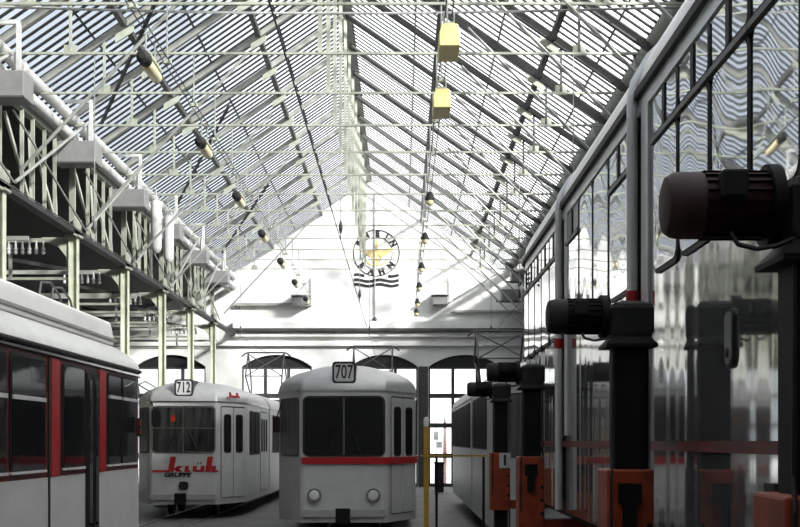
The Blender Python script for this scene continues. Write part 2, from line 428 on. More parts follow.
# two white hanging cylinders
for y, nm in ((28.2, 'nearer'), (29.7, 'farther')):
    t = thing('hanging_cylinder', 'white cylinder hanging from the left pipes, %s of the two' % nm, 'cylinder', (-5.75, y, 4.45+E), 'white cylinders on the left girder')
    obj('shell', MB().tube([(-5.75, y, z+E) for z in (4.42, 4.47, 4.54, 5.55, 5.63, 5.67)], .13, 16, [.05, .1, .13, .13, .1, .04]), 'white_pipe', t)
    obj('hanger', MB().tube([(-5.75, y, 5.66+E), (-5.75, y, 5.9+E), (-6.08, y, 6.0+E)], .018, 6), 'rod', t)

# side aisle: tie beams on each column line with insulator clusters, hangers
def make_aisle_beam(y):
    t = thing('aisle_tie_beam', 'x', 'beam', (-11, y, 3.6+E), 'tie beams across the side aisle')
    obj('beam', MB().box(-12.6, XC-.12, y-.07, y+.07, 3.76+E, 3.83+E), 'pale_steel', t, 0)
    obj('lower_rod', MB().box(-12.6, XC-.12, y-.025, y+.025, 3.05+E, 3.10+E), 'pale_steel', t, 0)
    for x in (-7.4, -9.2, -11.5):
        obj('hanger', MB().box(x-.03, x+.03, y-.02, y+.02, 3.1+E, 3.72+E), 'pale_steel', t, 0)
    for k in range(7):
        x = -6.75-.13*k
        obj('insulator', MB().tube([(x, y-.1, z+E) for z in (3.52, 3.55, 3.58, 3.62, 3.65, 3.77)], .05, 8, [.02, .042, .025, .042, .025, .012]), 'ceramic', t)
    obj('raking_strut', MB().bar((-7.2, y, 3.8+E), (-10.5, y, 4.4+E), .05, .08), 'dark_steel', t, 0)
    return t
proto = None
for i, y in enumerate(CY):
    lab = 'pale tie beam with white insulators across the side aisle, %s from the gable wall' % ordinal(len(CY)-1-i)
    if proto is None: proto = make_aisle_beam(y); proto['label'] = lab
    else: dup(proto, (0, y-CY[0], 0), lab)
MY = [y+TS for y in CY]
for i, y in enumerate(MY):
    if y > ZG-.3: continue
    o = obj('aisle_rod', MB().box(-12.6, XC-.2, y-.03, y+.03, 3.45+E, 3.52+E), 'rafter', None, 0)
    tag(o, 'thin grey rod across side aisle between tie beams, %s from the gable wall' % ordinal(len(MY)-1-i), 'rod', 'rods across the side aisle')

# ------------------------------------------------------------------ emblem and fittings on the gable
ex, ez, ey = -.91, 6.97+E, ZG-.004
em = thing('company_emblem', 'round painted emblem with gold wings over three black waves on gable', 'emblem', (ex, ey, ez))
def ring(r0, r1, m, name):
    n = 64; a = [(r0*math.cos(2*PI*i/n), r0*math.sin(2*PI*i/n)) for i in range(n)]; b = [(r1*math.cos(2*PI*i/n), r1*math.sin(2*PI*i/n)) for i in range(n)]
    mb = MB(); vs = []
    for y in (ey, ey-.02):
        vs += [(ex+p, y, ez+q) for p, q in a]+[(ex+p, y, ez+q) for p, q in b]
    fs = []
    for i in range(n):
        j = (i+1) % n
        fs += [(2*n+i, 2*n+j, 3*n+j, 3*n+i), (i, n+i, n+j, j), (i, j, 2*n+j, 2*n+i), (n+i, 3*n+i, 3*n+j, n+j)]
    mb.add(vs, fs); obj(name, mb, m, em, 0)
ring(.835, .865, 'text_black', 'outer_ring'); ring(.585, .60, 'text_black', 'inner_ring')
def arc_text(txt, angs, r, flip, size):
    for ch, a in zip(txt, angs):
        t = math.radians(a); px, pz = ex+r*math.cos(t), ez+r*math.sin(t)
        v = (math.cos(t), 0, math.sin(t)) if not flip else (-math.cos(t), 0, -math.sin(t))
        u = (v[2], 0, -v[0])
        text_mesh(ch, size, .02, 'text_black', em, 'letter', (px, ey-.01, pz), u, v, .02)
arc_text('RHEIN', (150, 121, 87, 58, 30), .715, False, .29)
arc_text('BAHN', (220, 254, 286, 320), .715, True, .29)
def wing(s):
    pts = [(.05, -.05), (.05, .16), (.2, .12), (.45, .2), (.66, .17), (.6, .08), (.5, .02), (.42, -.04), (.33, -.09), (.25, -.14), (.16, -.16)]
    return [(s*a, b) for a, b in pts]
for s in (-1, 1):
    obj('wing', MB().slab(wing(s), (ex, ey, ez), (1, 0, 0), (0, 0, 1), (0, -1, 0), 0, .02), 'gold', em, 0, 'ochre wing')
obj('staff', MB().slab([(-.05, -.45), (.05, -.45), (.035, .3), (.07, .42), (0, .52), (-.07, .42), (-.035, .3)], (ex, ey, ez), (1, 0, 0), (0, 0, 1), (0, -1, 0), .0, .025), 'gold', em, 0)
wh = MB()
for i in range(24):
    a0, a1 = i*PI/12, (i+1)*PI/12
    wh.slab([(r*math.cos(a), -.2+r*math.sin(a)) for r, a in ((.15, a0), (.19, a0), (.19, a1), (.15, a1))], (ex, ey, ez), (1, 0, 0), (0, 0, 1), (0, -1, 0), 0, .015)
for i in range(6):
    a = i*PI/3+.3; wh.bar((ex, ey-.008, ez-.2), (ex+.17*math.cos(a), ey-.008, ez-.2+.17*math.sin(a)), .03, .014, (0, 1, 0))
obj('wheel', wh, 'gold', em, 0)
for s in (-1, 1):
    obj('laurel', MB().slab([(s*.05, -.5), (s*.3, -.42), (s*.42, -.22), (s*.34, -.28), (s*.24, -.38), (s*.05, -.44)], (ex, ey, ez), (1, 0, 0), (0, 0, 1), (0, -1, 0), 0, .02), 'gold', em, 0)
def wave(z, x0, x1):
    top = []; bot = []
    for i in range(19):
        x = x0+(x1-x0)*i/18; d = .035*math.sin((x-ex)*2*PI/.86+.6)
        top.append((x, z+d+.05)); bot.append((x, z+d-.05))
    mb = MB()
    for i in range(18):
        (xa, a0), (xb, b0) = bot[i], bot[i+1]; a1, b1 = top[i][1], top[i+1][1]
        mb.add([(xa, ey, a0), (xb, ey, b0), (xb, ey, b1), (xa, ey, a1), (xa, ey-.02, a0), (xb, ey-.02, b0), (xb, ey-.02, b1), (xa, ey-.02, a1)],
               [(4,5,6,7), (0,4,7,3), (1,2,6,5), (0,1,5,4), (3,7,6,2)])
    obj('wave', mb, 'text_black', em, 0)
wave(6.14+E, ex-.83, ex-.44); wave(6.14+E, ex+.44, ex+.83); wave(5.95+E, ex-.83, ex+.83); wave(5.78+E, ex-.83, ex+.83)

def gable_box(x0, x1, h0, h1, lab):
    t = thing('floodlight_box', lab, 'floodlight', ((x0+x1)/2, ZG, h0+E), 'boxes on the gable wall')
    obj('housing', MB().box(x0, x1, ZG-.6, ZG-.02, h0+E, h1+E), 'grey_box', t, 0, bevel=.02)
    obj('visor', MB().box(x0-.04, x1+.04, ZG-.7, ZG-.02, h1+E, h1+E+.04), 'white_pipe', t, 0)
    obj('arm', MB().tube([(x1+.05, ZG-.05, h1+.75+E), (x1+.05, ZG-.05, h0+.1+E)], .02, 6).tube([(x1+.05, ZG-.05, h1+.7+E), (x0+.1, ZG-.5, h1+E)], .018, 6), 'rod', t, 0)
gable_box(-4.0, -3.38, 4.98, 5.32, 'grey box on gable wall left of the emblem')
gable_box(1.15, 1.72, 5.0, 5.34, 'grey box on gable wall right of the emblem')
for x0, x1, h, y, nm in ((3.85, 4.45, 5.58, 42.2, 'upper'), (3.62, 4.3, 5.05, 43.6, 'lower')):
    t = thing('air_heater_box', 'dark looking grey box at the right end of the gable, %s of two' % nm, 'heater', (x0, y, h+E))
    obj('casing', MB().box(x0, x1, y-.4, y+.3, h+E, h+.42+E), 'grey_box', t, 0, bevel=.015)
    obj('rim', MB().box(x0-.2, x1+.02, y-.42, y-.38, h-.05+E, h+.0+E), 'dark_steel', t, 0)
    obj('bracket', MB().box(x1-.12, x1-.04, y+.2, ZG-.02, h+.15+E, h+.25+E), 'dark_steel', t, 0)
o = obj('slanting_pole', MB().tube([(1.9, ZG-.3, 5.2+E), (3.6, ZG-.4, 6.18+E)], .03, 6), 'rod'); tag(o, 'slanting thin pole against right part of the gable wall', 'pole')
o = obj('cable_tray', MB().box(-6.1, -3.3, ZG-.2, ZG-.01, 5.0+E, 5.1+E), 'rafter', None, 0); tag(o, 'pale cable tray on left part of the gable wall', 'tray')
o = obj('cable_tray', MB().box(1.9, 4.6, ZG-.2, ZG-.01, 4.75+E, 4.83+E), 'rafter', None, 0); tag(o, 'pale cable tray on right part of the gable wall', 'tray')
t = thing('drop_pipe', 'thin grey pipe down the gable wall below the emblem', 'pipe', (-.97, ZG-.05, 4.4+E))
obj('pipe_run', MB().tube([(-.97, ZG-.05, 4.4+E), (-.97, ZG-.05, 9.2+E)], .022, 6), 'rod', t)
obj('junction', MB().sphere((-.97, ZG-.1, 4.5+E), .09, 8), 'dark_steel', t)

# ------------------------------------------------------------------ lamps on lengthwise cables
LX, LH = -3.2, 4.75+E
def make_tube_lamp(y):
    t = thing('tube_lamp', 'x', 'lamp', (LX, y, LH), 'cream tube lamps on the left cable')
    obj('diffuser', MB().tube([(LX, y+d, LH) for d in (.12, .2, .75, .83)], 14 and .075, 14, [.065, .075, .075, .045]), 'lamp_cream', t)
    obj('cap', MB().tube([(LX, y+d, LH+.02) for d in (-.12, -.08, .1, .14)], .08, 14, [.045, .085, .085, .07]), 'jack_grey', t)
    obj('reflector', MB().box(LX-.07, LX+.07, y+.0, y+.78, LH+.08, LH+.11), 'pale_steel', t, 0)
    for d in (.1, .65): obj('hanger', MB().tube([(LX, y+d, LH+.1), (LX, y+d, LH+.42)], .012, 5), 'rod', t)
    return t
proto = None
LY = [14.95+4.216*k for k in range(7)]
for i, y in enumerate(LY):
    lab = 'cream tube lamp with dark cap on left lengthwise cable, %s from the front' % ordinal(i)
    if proto is None: proto = make_tube_lamp(y); proto['label'] = lab
    else: dup(proto, (0, y-LY[0], 0), lab)
RXL, RHL = .55, 4.5+E
def make_box_lamp(y):
    t = thing('box_lamp', 'x', 'lamp', (RXL, y, RHL), 'yellow box lamps on the right cable')
    ring_ = lambda w, z: [(RXL-w, y-.3, z), (RXL+w, y-.3, z), (RXL+w, y+.3, z), (RXL-w, y+.3, z)]
    obj('shade', MB().loft([ring_(.115, RHL-.05), ring_(.12, RHL+.1), ring_(.09, RHL+.2)]), 'lamp_yellow', t, 0, bevel=.012)
    obj('cap', MB().box(RXL-.06, RXL+.06, y-.15, y+.15, RHL+.2, RHL+.27), 'pale_steel', t, 0)
    for d in (-.1, .1): obj('hanger', MB().tube([(RXL+d*.6, y, RHL+.26), (RXL+d*.6, y, RHL+.42)], .01, 5), 'rod', t)
    return t
proto = None
RY = [13.8, 16.3]
for i, y in enumerate(RY):
    lab = 'pale yellow box lamp on right lengthwise cable, %s from the front' % ordinal(i)
    if proto is None: proto = make_box_lamp(y); proto['label'] = lab
    else: dup(proto, (0, y-RY[0], 0), lab)
def make_small_lamp(y):
    t = thing('bulb_lamp', 'x', 'lamp', (RXL, y, RHL+.1), 'small bulb lamps on the right cable')
    obj('bulb', MB().sphere((RXL, y, RHL+.08), .075, 10), 'lamp_cream', t)
    obj('cap', MB().tube([(RXL, y, RHL+z) for z in (.12, .16, .26, .28)], .07, 12, [.095, .09, .05, .02]), 'jack_grey', t)
    obj('hanger', MB().tube([(RXL, y, RHL+.27), (RXL, y, RHL+.42)], .01, 5), 'rod', t)
    return t
proto = None
RY = [23.0, 27.5, 32.1, 36.1, 40.3, 43.2]
for i, y in enumerate(RY):
    lab = 'small dark capped bulb lamp on right cable, %s behind the yellow box lamps' % ordinal(i)
    if proto is None: proto = make_small_lamp(y); proto['label'] = lab
    else: dup(proto, (0, y-RY[0], 0), lab)
for x, h, nm in ((LX, LH+.43, 'left'), (RXL, RHL+.43, 'right')):
    t = thing('lamp_cable', 'pair of thin cables carrying the %s row of lamps along the hall' % nm, 'cable', (x, 0, h))
    for d in (-.04, .04):
        obj('strand', MB().tube([(x+d, Y0+.1, h), (x+d, 20, h), (x+d, ZG-.02, h)], .008, 5), 'dark_steel', t)
    for k in range(-4, 12):
        y = TY0+TS*k
        obj('dropper', MB().tube([(x, y, h), (x, y, HT-.02)], .012, 5), 'rod', t)
        obj('clamp', MB().box(x-.06, x+.06, y-.03, y+.03, h-.02, h+.03), 'pale_steel', t, 0)
# overhead contact wires
for x, nm in ((-4.73, 'left-hand track'), (-.93, 'middle track'), (2.66, 'right-hand track')):
    t = thing('contact_wire', 'dark overhead contact wire above the '+nm, 'wire', (x, 0, 3.1+E))
    obj('wire', MB().tube([(x, Y0+.1, 3.1+E), (x, 20, 3.1+E), (x, ZG-.02, 3.1+E)], .008, 6), 'dark_steel', t)
    for y in (18.52, 26.95, 35.4):
        obj('dropper', MB().tube([(x, y, 3.1+E), (x, y, HT-.03)], .008, 5), 'rod', t)
        obj('insulator', MB().tube([(x, y, 3.2+E), (x, y, 3.26+E), (x, y, 3.32+E), (x, y, 3.4+E)], .05, 8, [.012, .032, .032, .012]), 'dark_steel', t)
# a cable sagging across the top left
cab = [(-6.4+i*.56, 16.5, 6.0+E-.12*math.sin(PI*i/20)) for i in range(21)]
tag(obj('sagging_cable', MB().tube(cab, .018, 6), 'white_pipe'), 'white cable sagging across the hall just under a tie rod', 'cable')

# rails
k = 4
for xc in (-4.73, -.93, 2.65):
    for s in (-1, 1):
        r = MB().box(xc+s*.5-.03, xc+s*.5+.03, Y0+.2, ZG-.05, 0, .02); k += 1
        struct('trim_%d' % k, r, 'rail')
for xc in (-4.73, -.93, 2.65):
    for s in (-1, 1):
        k += 1; struct('trim_%d' % k, MB().box(xc+s*.5-.03, xc+s*.5+.03, ZG+.5, 70, -.02, .0), 'rail')

# ------------------------------------------------------------------ trams
HW, FW, TD = 1.23, .74, 1.2
ZGUT, ZTOP = 2.575, 3.05
def outline(cx, y0, y1, front=True, rear=True, o=0.):
    """plan outline, optional tapered ends; o grows it outward"""
    hw, fw = HW+o, FW+o*.7
    p = []
    if front: p += [(-fw+.06, y0-o), (fw-.06, y0-o), (fw, y0+.03-o), (fw+(hw-fw)*.95, y0+TD*.9), (hw, y0+TD+.12)]
    else: p += [(-hw, y0-o), (-hw*.5, y0-o), (0, y0-o), (hw*.5, y0-o), (hw, y0-o)]
    if rear: p += [(hw, y1-TD-.12), (fw+(hw-fw)*.95, y1-TD*.9), (fw, y1-.03+o), (fw-.06, y1+o), (-fw+.06, y1+o), (-fw, y1-.03+o), (-(fw+(hw-fw)*.95), y1-TD*.9), (-hw, y1-TD-.12)]
    else: p += [(hw, y1+o), (hw*.5, y1+o), (0, y1+o), (-hw*.5, y1+o), (-hw, y1+o)]
    if front: p += [(-hw, y0+TD+.12), (-(fw+(hw-fw)*.95), y0+TD*.9), (-fw, y0+.03-o)]
    return [(cx+a, b) for a, b in p]
def rings(pl, zs): return [[(a, b, z) for a, b in pl] for z in zs]
def dome(cx, y0, y1, zg, zt, front, rear, o=.012):
    pl = outline(cx, y0, y1, front, rear, o); out = []
    out.append([(a, b, zg-.02) for a, b in pl])
    for i in range(9):
        t = i/8*PI/2*.97; c, s = math.cos(t), math.sin(t)
        c = c**.8
        r = []
        for a, b in pl:
            x = cx+(a-cx)*c
            y = b
            if front: f = max(0., 1-(b-y0)/(2.4)); y += (1-c)*1.55*min(1., f*1.6)
            if rear: f = max(0., 1-(y1-b)/(2.4)); y -= (1-c)*1.55*min(1., f*1.6)
            r.append((x, y, zg+(zt-zg)*s))
        out.append(r)
    return MB().loft(out)
UX, UZ = Vector((1, 0, 0)), Vector((0, 0, 1))
def taper_frame(cx, y0, s):
    """face of the tapered front corner: origin, u (outwards and back), outward normal"""
    o = Vector((cx+s*FW, y0+.03, 0)); e = Vector((cx+s*(FW+(HW-FW)*.95), y0+TD*.9, 0))
    u = (e-o).normalized(); n = Vector((s*u.y, -abs(u.x), 0)).normalized()
    return o, u, n, (e-o).length
def pane(par, name, a0, a1, b0, b1, o, u, n, glass='dark_glass', r=.06, fr=.028, frame='black', lift=0., t=.012):
    f = obj(name, MB().slab(rrect(a0-fr, a1+fr, b0-fr, b1+fr, r+fr), o, u, UZ, n, -.02+lift, t+lift), frame, par, 0)
    obj('glass', MB().slab(rrect(a0, a1, b0, b1, r), o, u, UZ, n, -.015+lift, t+.006+lift), glass, f, 0)
    return f
def bogie(par, cx, y, lift=0.):
    m = MB().box(cx-.75, cx+.75, y-.9, y+.9, .28+lift, .5+lift)
    b = obj('bogie', m, 'jack_black', par, 0)
    for dy in (-.6, .6):
        for s in (-1, 1):
            obj('wheel', MB().tube([(cx+s*.5-.05, y+dy, .33+lift), (cx+s*.5+.05, y+dy, .33+lift)], .305, 20), 'jack_black', b)
def skirt_rings(cx, y0, y1, front, rear, z0, z1, o=0.): 
    return MB().loft(rings(outline(cx, y0, y1, front, rear, o), (z0, z1)))

KLUH = []   # 2-D strokes of the red lettering, in units of the big lettering's pixels / 8
def kluh_polys():
    """company lettering: heavy slanted letters k l u h on a common foot with a tail to the left"""
    P = []
    P.append([(97, 256), (97, 240), (228, 240), (226, 256)])
    P.append([(222, 254), (242, 132), (288, 132), (268, 254)])
    P.append([(262, 236), (300, 206), (348, 206), (296, 240)])
    P.append([(272, 226), (300, 222), (342, 254), (292, 254)])
    P.append([(352, 254), (360, 206), (392, 206), (386, 240), (402, 240), (400, 254)])
    P.append([(418, 240), (424, 206), (456, 206), (450, 238), (446, 254), (426, 254)])
    P.append([(440, 254), (444, 238), (486, 238), (484, 254)])
    P.append([(478, 254), (486, 206), (518, 206), (510, 254)])
    P.append([(518, 254), (540, 132), (584, 132), (564, 254)])
    P.append([(562, 222), (568, 206), (604, 206), (608, 216), (602, 240), (626, 240), (622, 254), (566, 254), (572, 222)])
    return P
DOTS = [[(458, 194), (462, 176), (470, 176), (466, 194)], [(480, 194), (484, 176), (492, 176), (488, 194)]]
def lettering(par, name, m, polys, o, u, v, n, sc, cx0, cy0, t=.01):
    mb = MB()
    for q in polys: mb.slab([((a-cx0)*sc, -(b-cy0)*sc) for a, b in q], o, u, v, n, -.004, t)
    return obj(name, mb, m, par, 0)

def sign_box(par, cx, y0, txt):
    zc = 2.86
    b = obj('destination_box', MB().slab(rrect(-.20, .20, -.185, .185, .06), (cx, y0+.02, zc), UX, UZ, (0, -1, 0), -.9, .0), 'black', par, 0)
    obj('sign_face', MB().slab(rrect(-.165, .165, -.15, .15, .045), (cx, y0+.02, zc), UX, UZ, (0, -1, 0), -.01, .008), 'sign_white', b, 0)
    text_mesh(txt, .33, .01, 'text_black', b, 'route_number', (cx, y0+.008, zc), UX, UZ, .004, .62)

def pantograph(par, x, y, ztop=3.05+E, zb=ZTOP):
    p = obj('pantograph', MB().tube([(x-.85, y, ztop-.14), (x-.72, y, ztop-.03), (x-.6, y, ztop), (x+.6, y, ztop), (x+.72, y, ztop-.03), (x+.85, y, ztop-.14)], .028, 8), 'dark_steel', par)
    arms = MB()
    zm = (ztop+zb)/2
    for s in (-1, 1):
        arms.tube([(x+s*.62, y, ztop-.02), (x+s*.62, y-.75, zm), (x+s*.5, y, zb+.1)], .026, 6)
        arms.tube([(x+s*.62, y, ztop-.02), (x+s*.62, y+.75, zm), (x+s*.5, y, zb+.1)], .026, 6)
    arms.tube([(x-.62, y-.75, zm), (x+.62, y, ztop-.05)], .018, 6).tube([(x+.62, y-.75, zm), (x-.62, y, ztop-.05)], .018, 6)
    arms.tube([(x-.62, y-.75, zm), (x+.62, y-.75, zm)], .02, 6)
    obj('arm', arms, 'dark_steel', p)
    obj('base_frame', MB().box(x-.65, x+.65, y-.6, y+.6, zb-.03, zb+.05), 'dark_steel', p, 0)
    for s in (-1, 1):
        for d in (-1, 1):
            obj('insulator', MB().tube([(x+s*.55, y+d*.5, zb+zz) for zz in (-.14, -.1, -.06, -.03)], .05, 8, [.04, .06, .04, .06]), 'ceramic', p)

def side_windows(par, x, s, spans, z0, z1, glass='dark_glass', frame='black', r=.05, fr=.025):
    """windows along a flat side at x; s = -1 left side, +1 right side"""
    for a, b in spans:
        pane(par, 'side_window', min(a, b), max(a, b), z0, z1, Vector((x, 0, 0)), Vector((0, 1, 0)), Vector((s, 0, 0)), glass, r, fr, frame)
def folding_door(par, o, u, n, a0, a1, z0, z1, leaves=2, paint='silver', frame='black'):
    d = obj('folding_door', MB().slab(rrect(a0, a1, z0, z1, .05), o, u, UZ, n, -.02, .006), frame, par, 0)
    w = (a1-a0)/leaves
    for i in range(leaves):
        lf = obj('door_leaf', MB().slab(rrect(a0+w*i+.012, a0+w*(i+1)-.012, z0+.012, z1-.03, .03), o, u, UZ, n, -.01, .016), paint, d, 0)
        g0, g1 = a0+w*i+w*.24, a0+w*(i+1)-w*.24
        pane(lf, 'door_window', g0, g1, z0+(z1-z0)*.50, z1-.2, o, u, n, 'dim_glass', .05, .022, 'black', .008)

def city_tram(name, lab, cx, y0, secs, num=None, style=None, panto=None):
    """articulated tram with tapered front corners facing the camera; secs = [(y start, y end)...]"""
    t = thing(name, lab, 'tram', (cx, y0, 0))
    n_ = len(secs)
    for i, (a, b) in enumerate(secs):
        fr, rr = i == 0, i == n_-1
        body = obj('car_body', skirt_rings(cx, a, b, fr, rr, .32, ZGUT), 'silver', t, 20)
        obj('gutter', skirt_rings(cx, a, b, fr, rr, ZGUT-.03, ZGUT-.005, .022), 'chrome' if style == '712' else 'silver_roof', body, 20)
        obj('car_roof', dome(cx, a, b, ZGUT, ZTOP, fr, rr), 'silver_roof', t, 50)
        bogie(t, cx, a+1.9); 
        if b-a > 7: bogie(t, cx, b-1.9)
    for i in range(n_-1):
        a, b = secs[i][1], secs[i+1][0]
        m = MB()
        rgs = []
        k = 9
        for j in range(k):
            y = a+(b-a)*j/(k-1); w = HW-.06-(.05 if j % 2 else 0)
            rgs.append([(cx-w, y, .5), (cx+w, y, .5), (cx+w, y, ZGUT), (cx+w*.7, y, ZTOP-.12), (cx-w*.7, y, ZTOP-.12), (cx-w, y, ZGUT)])
        obj('bellows', MB().loft(rgs), 'bellows', t, 0)
    F = Vector((cx, y0, 0)); NF = Vector((0, -1, 0))
    # windscreen
    ws = pane(t, 'windscreen', -.665, .665, 1.47, 2.43, F, UX, NF, 'cab_glass' if style == '712' else 'dark_glass', .07, .035, 'chrome' if style == '712' else 'black')
    obj('divider', MB().slab(rrect(-.015, .015, 1.47, 2.43, .005), F, UX, UZ, NF, .0, .03), 'chrome', ws, 0)
    if style == '712':
        obj('crossbar', MB().slab(rrect(-.665, .665, 1.965, 1.99, .005), F, UX, UZ, NF, .0, .026), 'chrome', ws, 0)
    obj('wiper', MB().tube([(cx-.35, y0-.03, 1.45), (cx-.15, y0-.035, 1.95)], .012, 6).tube([(cx+.3, y0-.03, 1.45), (cx+.12, y0-.035, 1.95)], .012, 6), 'black', t)
    # tapered corners: a window on the left, a folding door on the right
    o, u, n, L = taper_frame(cx, y0, -1)
    pane(t, 'corner_window', .1, L-.12, 1.46, 2.42, o, u, n, 'grey_glass', .06, .022)
    o, u, n, L = taper_frame(cx, y0, 1)
    folding_door(t, o, u, n, .12, L-.04, .45, 2.47)
    # lights, coupler
    for sx in (-.5, .5) if style != '712' else (0.,):
        if style == '712':
            obj('lamp', MB().slab(rrect(sx-.1, sx+.1, .64, .82, .06), F, UX, UZ, NF, -.02, .04), 'jack_grey', t, 0)
        else:
            h = obj('headlamp', MB().tube([(cx+sx, y0+.02, .78), (cx+sx, y0-.05, .78)], .12, 18), 'chrome', t)
            obj('lens', MB().tube([(cx+sx, y0-.04, .78), (cx+sx, y0-.065, .78)], .1, 18, [.1, .07]), 'ceramic', h)
    obj('bumper', MB().slab(rrect(-.72, .72, .42, .54, .04), F, UX, UZ, NF, -.02, .07), 'silver_roof', t, 0)
    obj('coupler', MB().box(cx-.06, cx+.06, y0-.35, y0+.05, .4, .52).box(cx-.12, cx+.12, y0-.45, y0-.33, .34, .58), 'jack_black', t, 0)
    if num: sign_box(t, cx, y0, num)
    if panto: pantograph(t, *panto)
    return t

# --- the silver tram 707
t7 = city_tram('tram', 'silver tram with route number 707 and red stripe, centre of the hall', -.965, 20.3, [(20.3, 27.2), (27.5, 40.8)], '707', None, (-.9, 38.6))
st = MB()
pl = outline(-.965, 20.3, 27.2, True, False, .022)
pl = pl[:6]; pl[0] = (-.965-FW+.02, 20.282)
for i in range(len(pl)-1):
    (a, b), (c, d) = pl[i], pl[i+1]
    st.add([(a, b, 1.31), (c, d, 1.31), (c, d, 1.425), (a, b, 1.425)], [(0, 1, 2, 3)])
so = obj('red_stripe', st, 'red', t7, 0, 'red stripe below the windscreen')
sm = so.modifiers.new('thick', 'SOLIDIFY'); sm.thickness = .02; sm.offset = 1
side_windows(t7, -.965+HW, 1, [(21.9+.95*i, 22.7+.95*i) for i in range(5)]+[(28+1.1*i, 28.95+1.1*i) for i in range(11)], 1.46, 2.42, 'dim_glass')
obj('rear_mirror', MB().box(-.965-1.3, -.965-1.18, 21.2, 21.26, 1.85, 2.12).tube([(-.965-1.24, 21.23, 2.1), (-.965-1.15, 21.2, 2.35)], .012, 6), 'jack_red', t7, 0)
obj('roof_resistor', MB().box(-1.5, -.9, 30.5, 32, ZTOP-.06, ZTOP+.25), 'dark_steel', t7, 0)
obj('roof_insulator', MB().tube([(-.75, 28.2, 3.0), (-.75, 28.2, 3.1), (-.75, 28.2, 3.2), (-.75, 28.2, 3.45)], .06, 8, [.08, .04, .09, .03]), 'dark_steel', t7)

# --- the silver tram 712
t2 = city_tram('tram', 'silver tram with route number 712 and red advertising lettering, left', -4.73, 26.1, [(26.1, 31.7), (32.05, 43.6)], '712', '712', (-4.65, 41.4))
F = Vector((-4.73, 26.1, 0))
S = .125/46
lettering(t2, 'red_lettering', 'red_text', kluh_polys(), F+Vector((.045, -.002, 1.19)), UX, UZ, (0, -1, 0), S, 363, 195)
lettering(t2, 'umlaut_dots', 'jack_grey', DOTS, F+Vector((.045, -.002, 1.19)), UX, UZ, (0, -1, 0), S, 363, 195)
text_mesh('GRUPPE', .125, .01, 'text_black', t2, 'small_lettering', F+Vector((-.14, -.008, .96)), UX, UZ, .006, 1.3, .3)
# small lettering on the roof above the door
o, u, n, L = taper_frame(-4.73, 26.1, 1)
nn = (n+Vector((0, 0, .3))).normalized(); vv = nn.cross(u).normalized()
if vv.z < 0: vv = -vv
lettering(t2, 'roof_lettering', 'red_text', kluh_polys(), o+u*.52+n*.05+Vector((0, 0, 2.71)), u, vv, nn, S*.36, 363, 195, .03)
side_windows(t2, -4.73+HW, 1, [(27.75, 28.6), (28.75, 29.6)]+[(32.7+1.05*i, 33.6+1.05*i) for i in range(9)], 1.4, 2.38, 'dim_glass')
folding_door(t2, Vector((-4.73+HW, 0, 0)), Vector((0, 1, 0)), Vector((1, 0, 0)), 29.8, 31.3, .45, 2.44, 3)
obj('rear_mirror', MB().slab(rrect(-.1, .1, -.2, .2, .08), (-4.73-.57, 26.0, 2.2), UX, UZ, (0, -1, 0), 0, .06).tube([(-4.73-.62, 26.0, 2.4), (-4.73-.7, 26.1, 2.55)], .014, 6), 'jack_black', t2, 0)
obj('red_lamp', MB().slab(rrect(-.06, .03, 2.12, 2.26, .03), F+Vector((-.21, 0, 0)), UX, UZ, (0, -1, 0), 0, .021), 'lamp_red', t2, 0, 'red lamp showing through the windscreen')
obj('antenna_arm', MB().tube([(-4.73-1.2, 27.2, 2.75), (-4.73-1.1, 26.6, 2.95), (-4.73-.7, 26.2, 2.75)], .015, 6), 'chrome', t2)

# --- the dark tram on the right-hand track
td = city_tram('tram', 'unlit silver tram parked behind the jacks before the right doorway', 2.64, 18.2, [(18.2, 23.7), (24.05, 34)], None, None, (2.6, 31.6, 2.9+E))
XD = 2.64-HW
side_windows(td, XD, -1, [(19.75, 20.55), (20.7, 21.5), (21.65, 22.45), (22.6, 23.4)]+[(24.4+1.15*i, 25.4+1.15*i) for i in range(7)], 1.58, 2.46, 'dim_glass', 'black')
w_ = MB().box(XD-.008, XD+.01, 19.55, 23.66, 1.36, 1.49); obj('pale_band', w_, 'tram_white', td, 0, 'pale band under the windows')
w_ = MB().box(XD-.008, XD+.01, 24.08, 32.6, 1.36, 1.49); obj('pale_band', w_, 'tram_white', td, 0, 'pale band under the windows')

# --- the red and white tram at the left
xr = -4.73+HW
tr = thing('tram', 'red and white tram at the left edge, its side turned to us', 'tram', (-4.73, 17.2, 0))
YN, YF = 1.0, 17.2
obj('skirt', skirt_rings(-4.73, YN, YF, True, True, .32, 1.34), 'tram_white', tr, 20, 'cream white lower panels')
obj('window_band', skirt_rings(-4.73, YN, YF, True, True, 1.34, 2.56, -.004), 'red_dim', tr, 20, 'dull red window band')
obj('car_roof', dome(-4.73, YN, YF, 2.62, 3.07, True, True, .02), 'tram_white', tr, 50, 'cream white roof')
obj('gutter', skirt_rings(-4.73, YN, YF, True, True, 2.55, 2.575, .035), 'chrome', tr, 20)
obj('gutter', skirt_rings(-4.73, YN, YF, True, True, 2.61, 2.635, .045), 'black', tr, 20)
c = obj('roof_cover', MB().loft([[(-5.7, 2.5, z), (-3.76, 2.5, z), (-3.76, y2, z), (-5.7, y2, z)] for z, y2 in ((2.95, 15.75), (3.06, 15.72), (3.24, 15.55))]), 'tram_white', tr, 0, 'long white cover on roof', bevel=.03)
obj('cover_rim', MB().box(-5.72, -3.735, 2.48, 15.78, 3.0, 3.03), 'grey_box', c, 0)
for yy in (12.9, 13.35):
    obj('roof_hoop', MB().tube([(-3.9, yy+.0, 3.2), (-3.9, yy+.1, 3.42), (-3.9, yy+.45, 3.46), (-3.9, yy+.8, 3.36), (-3.9, yy+.95, 3.2)], .014, 6), 'dark_steel', tr)
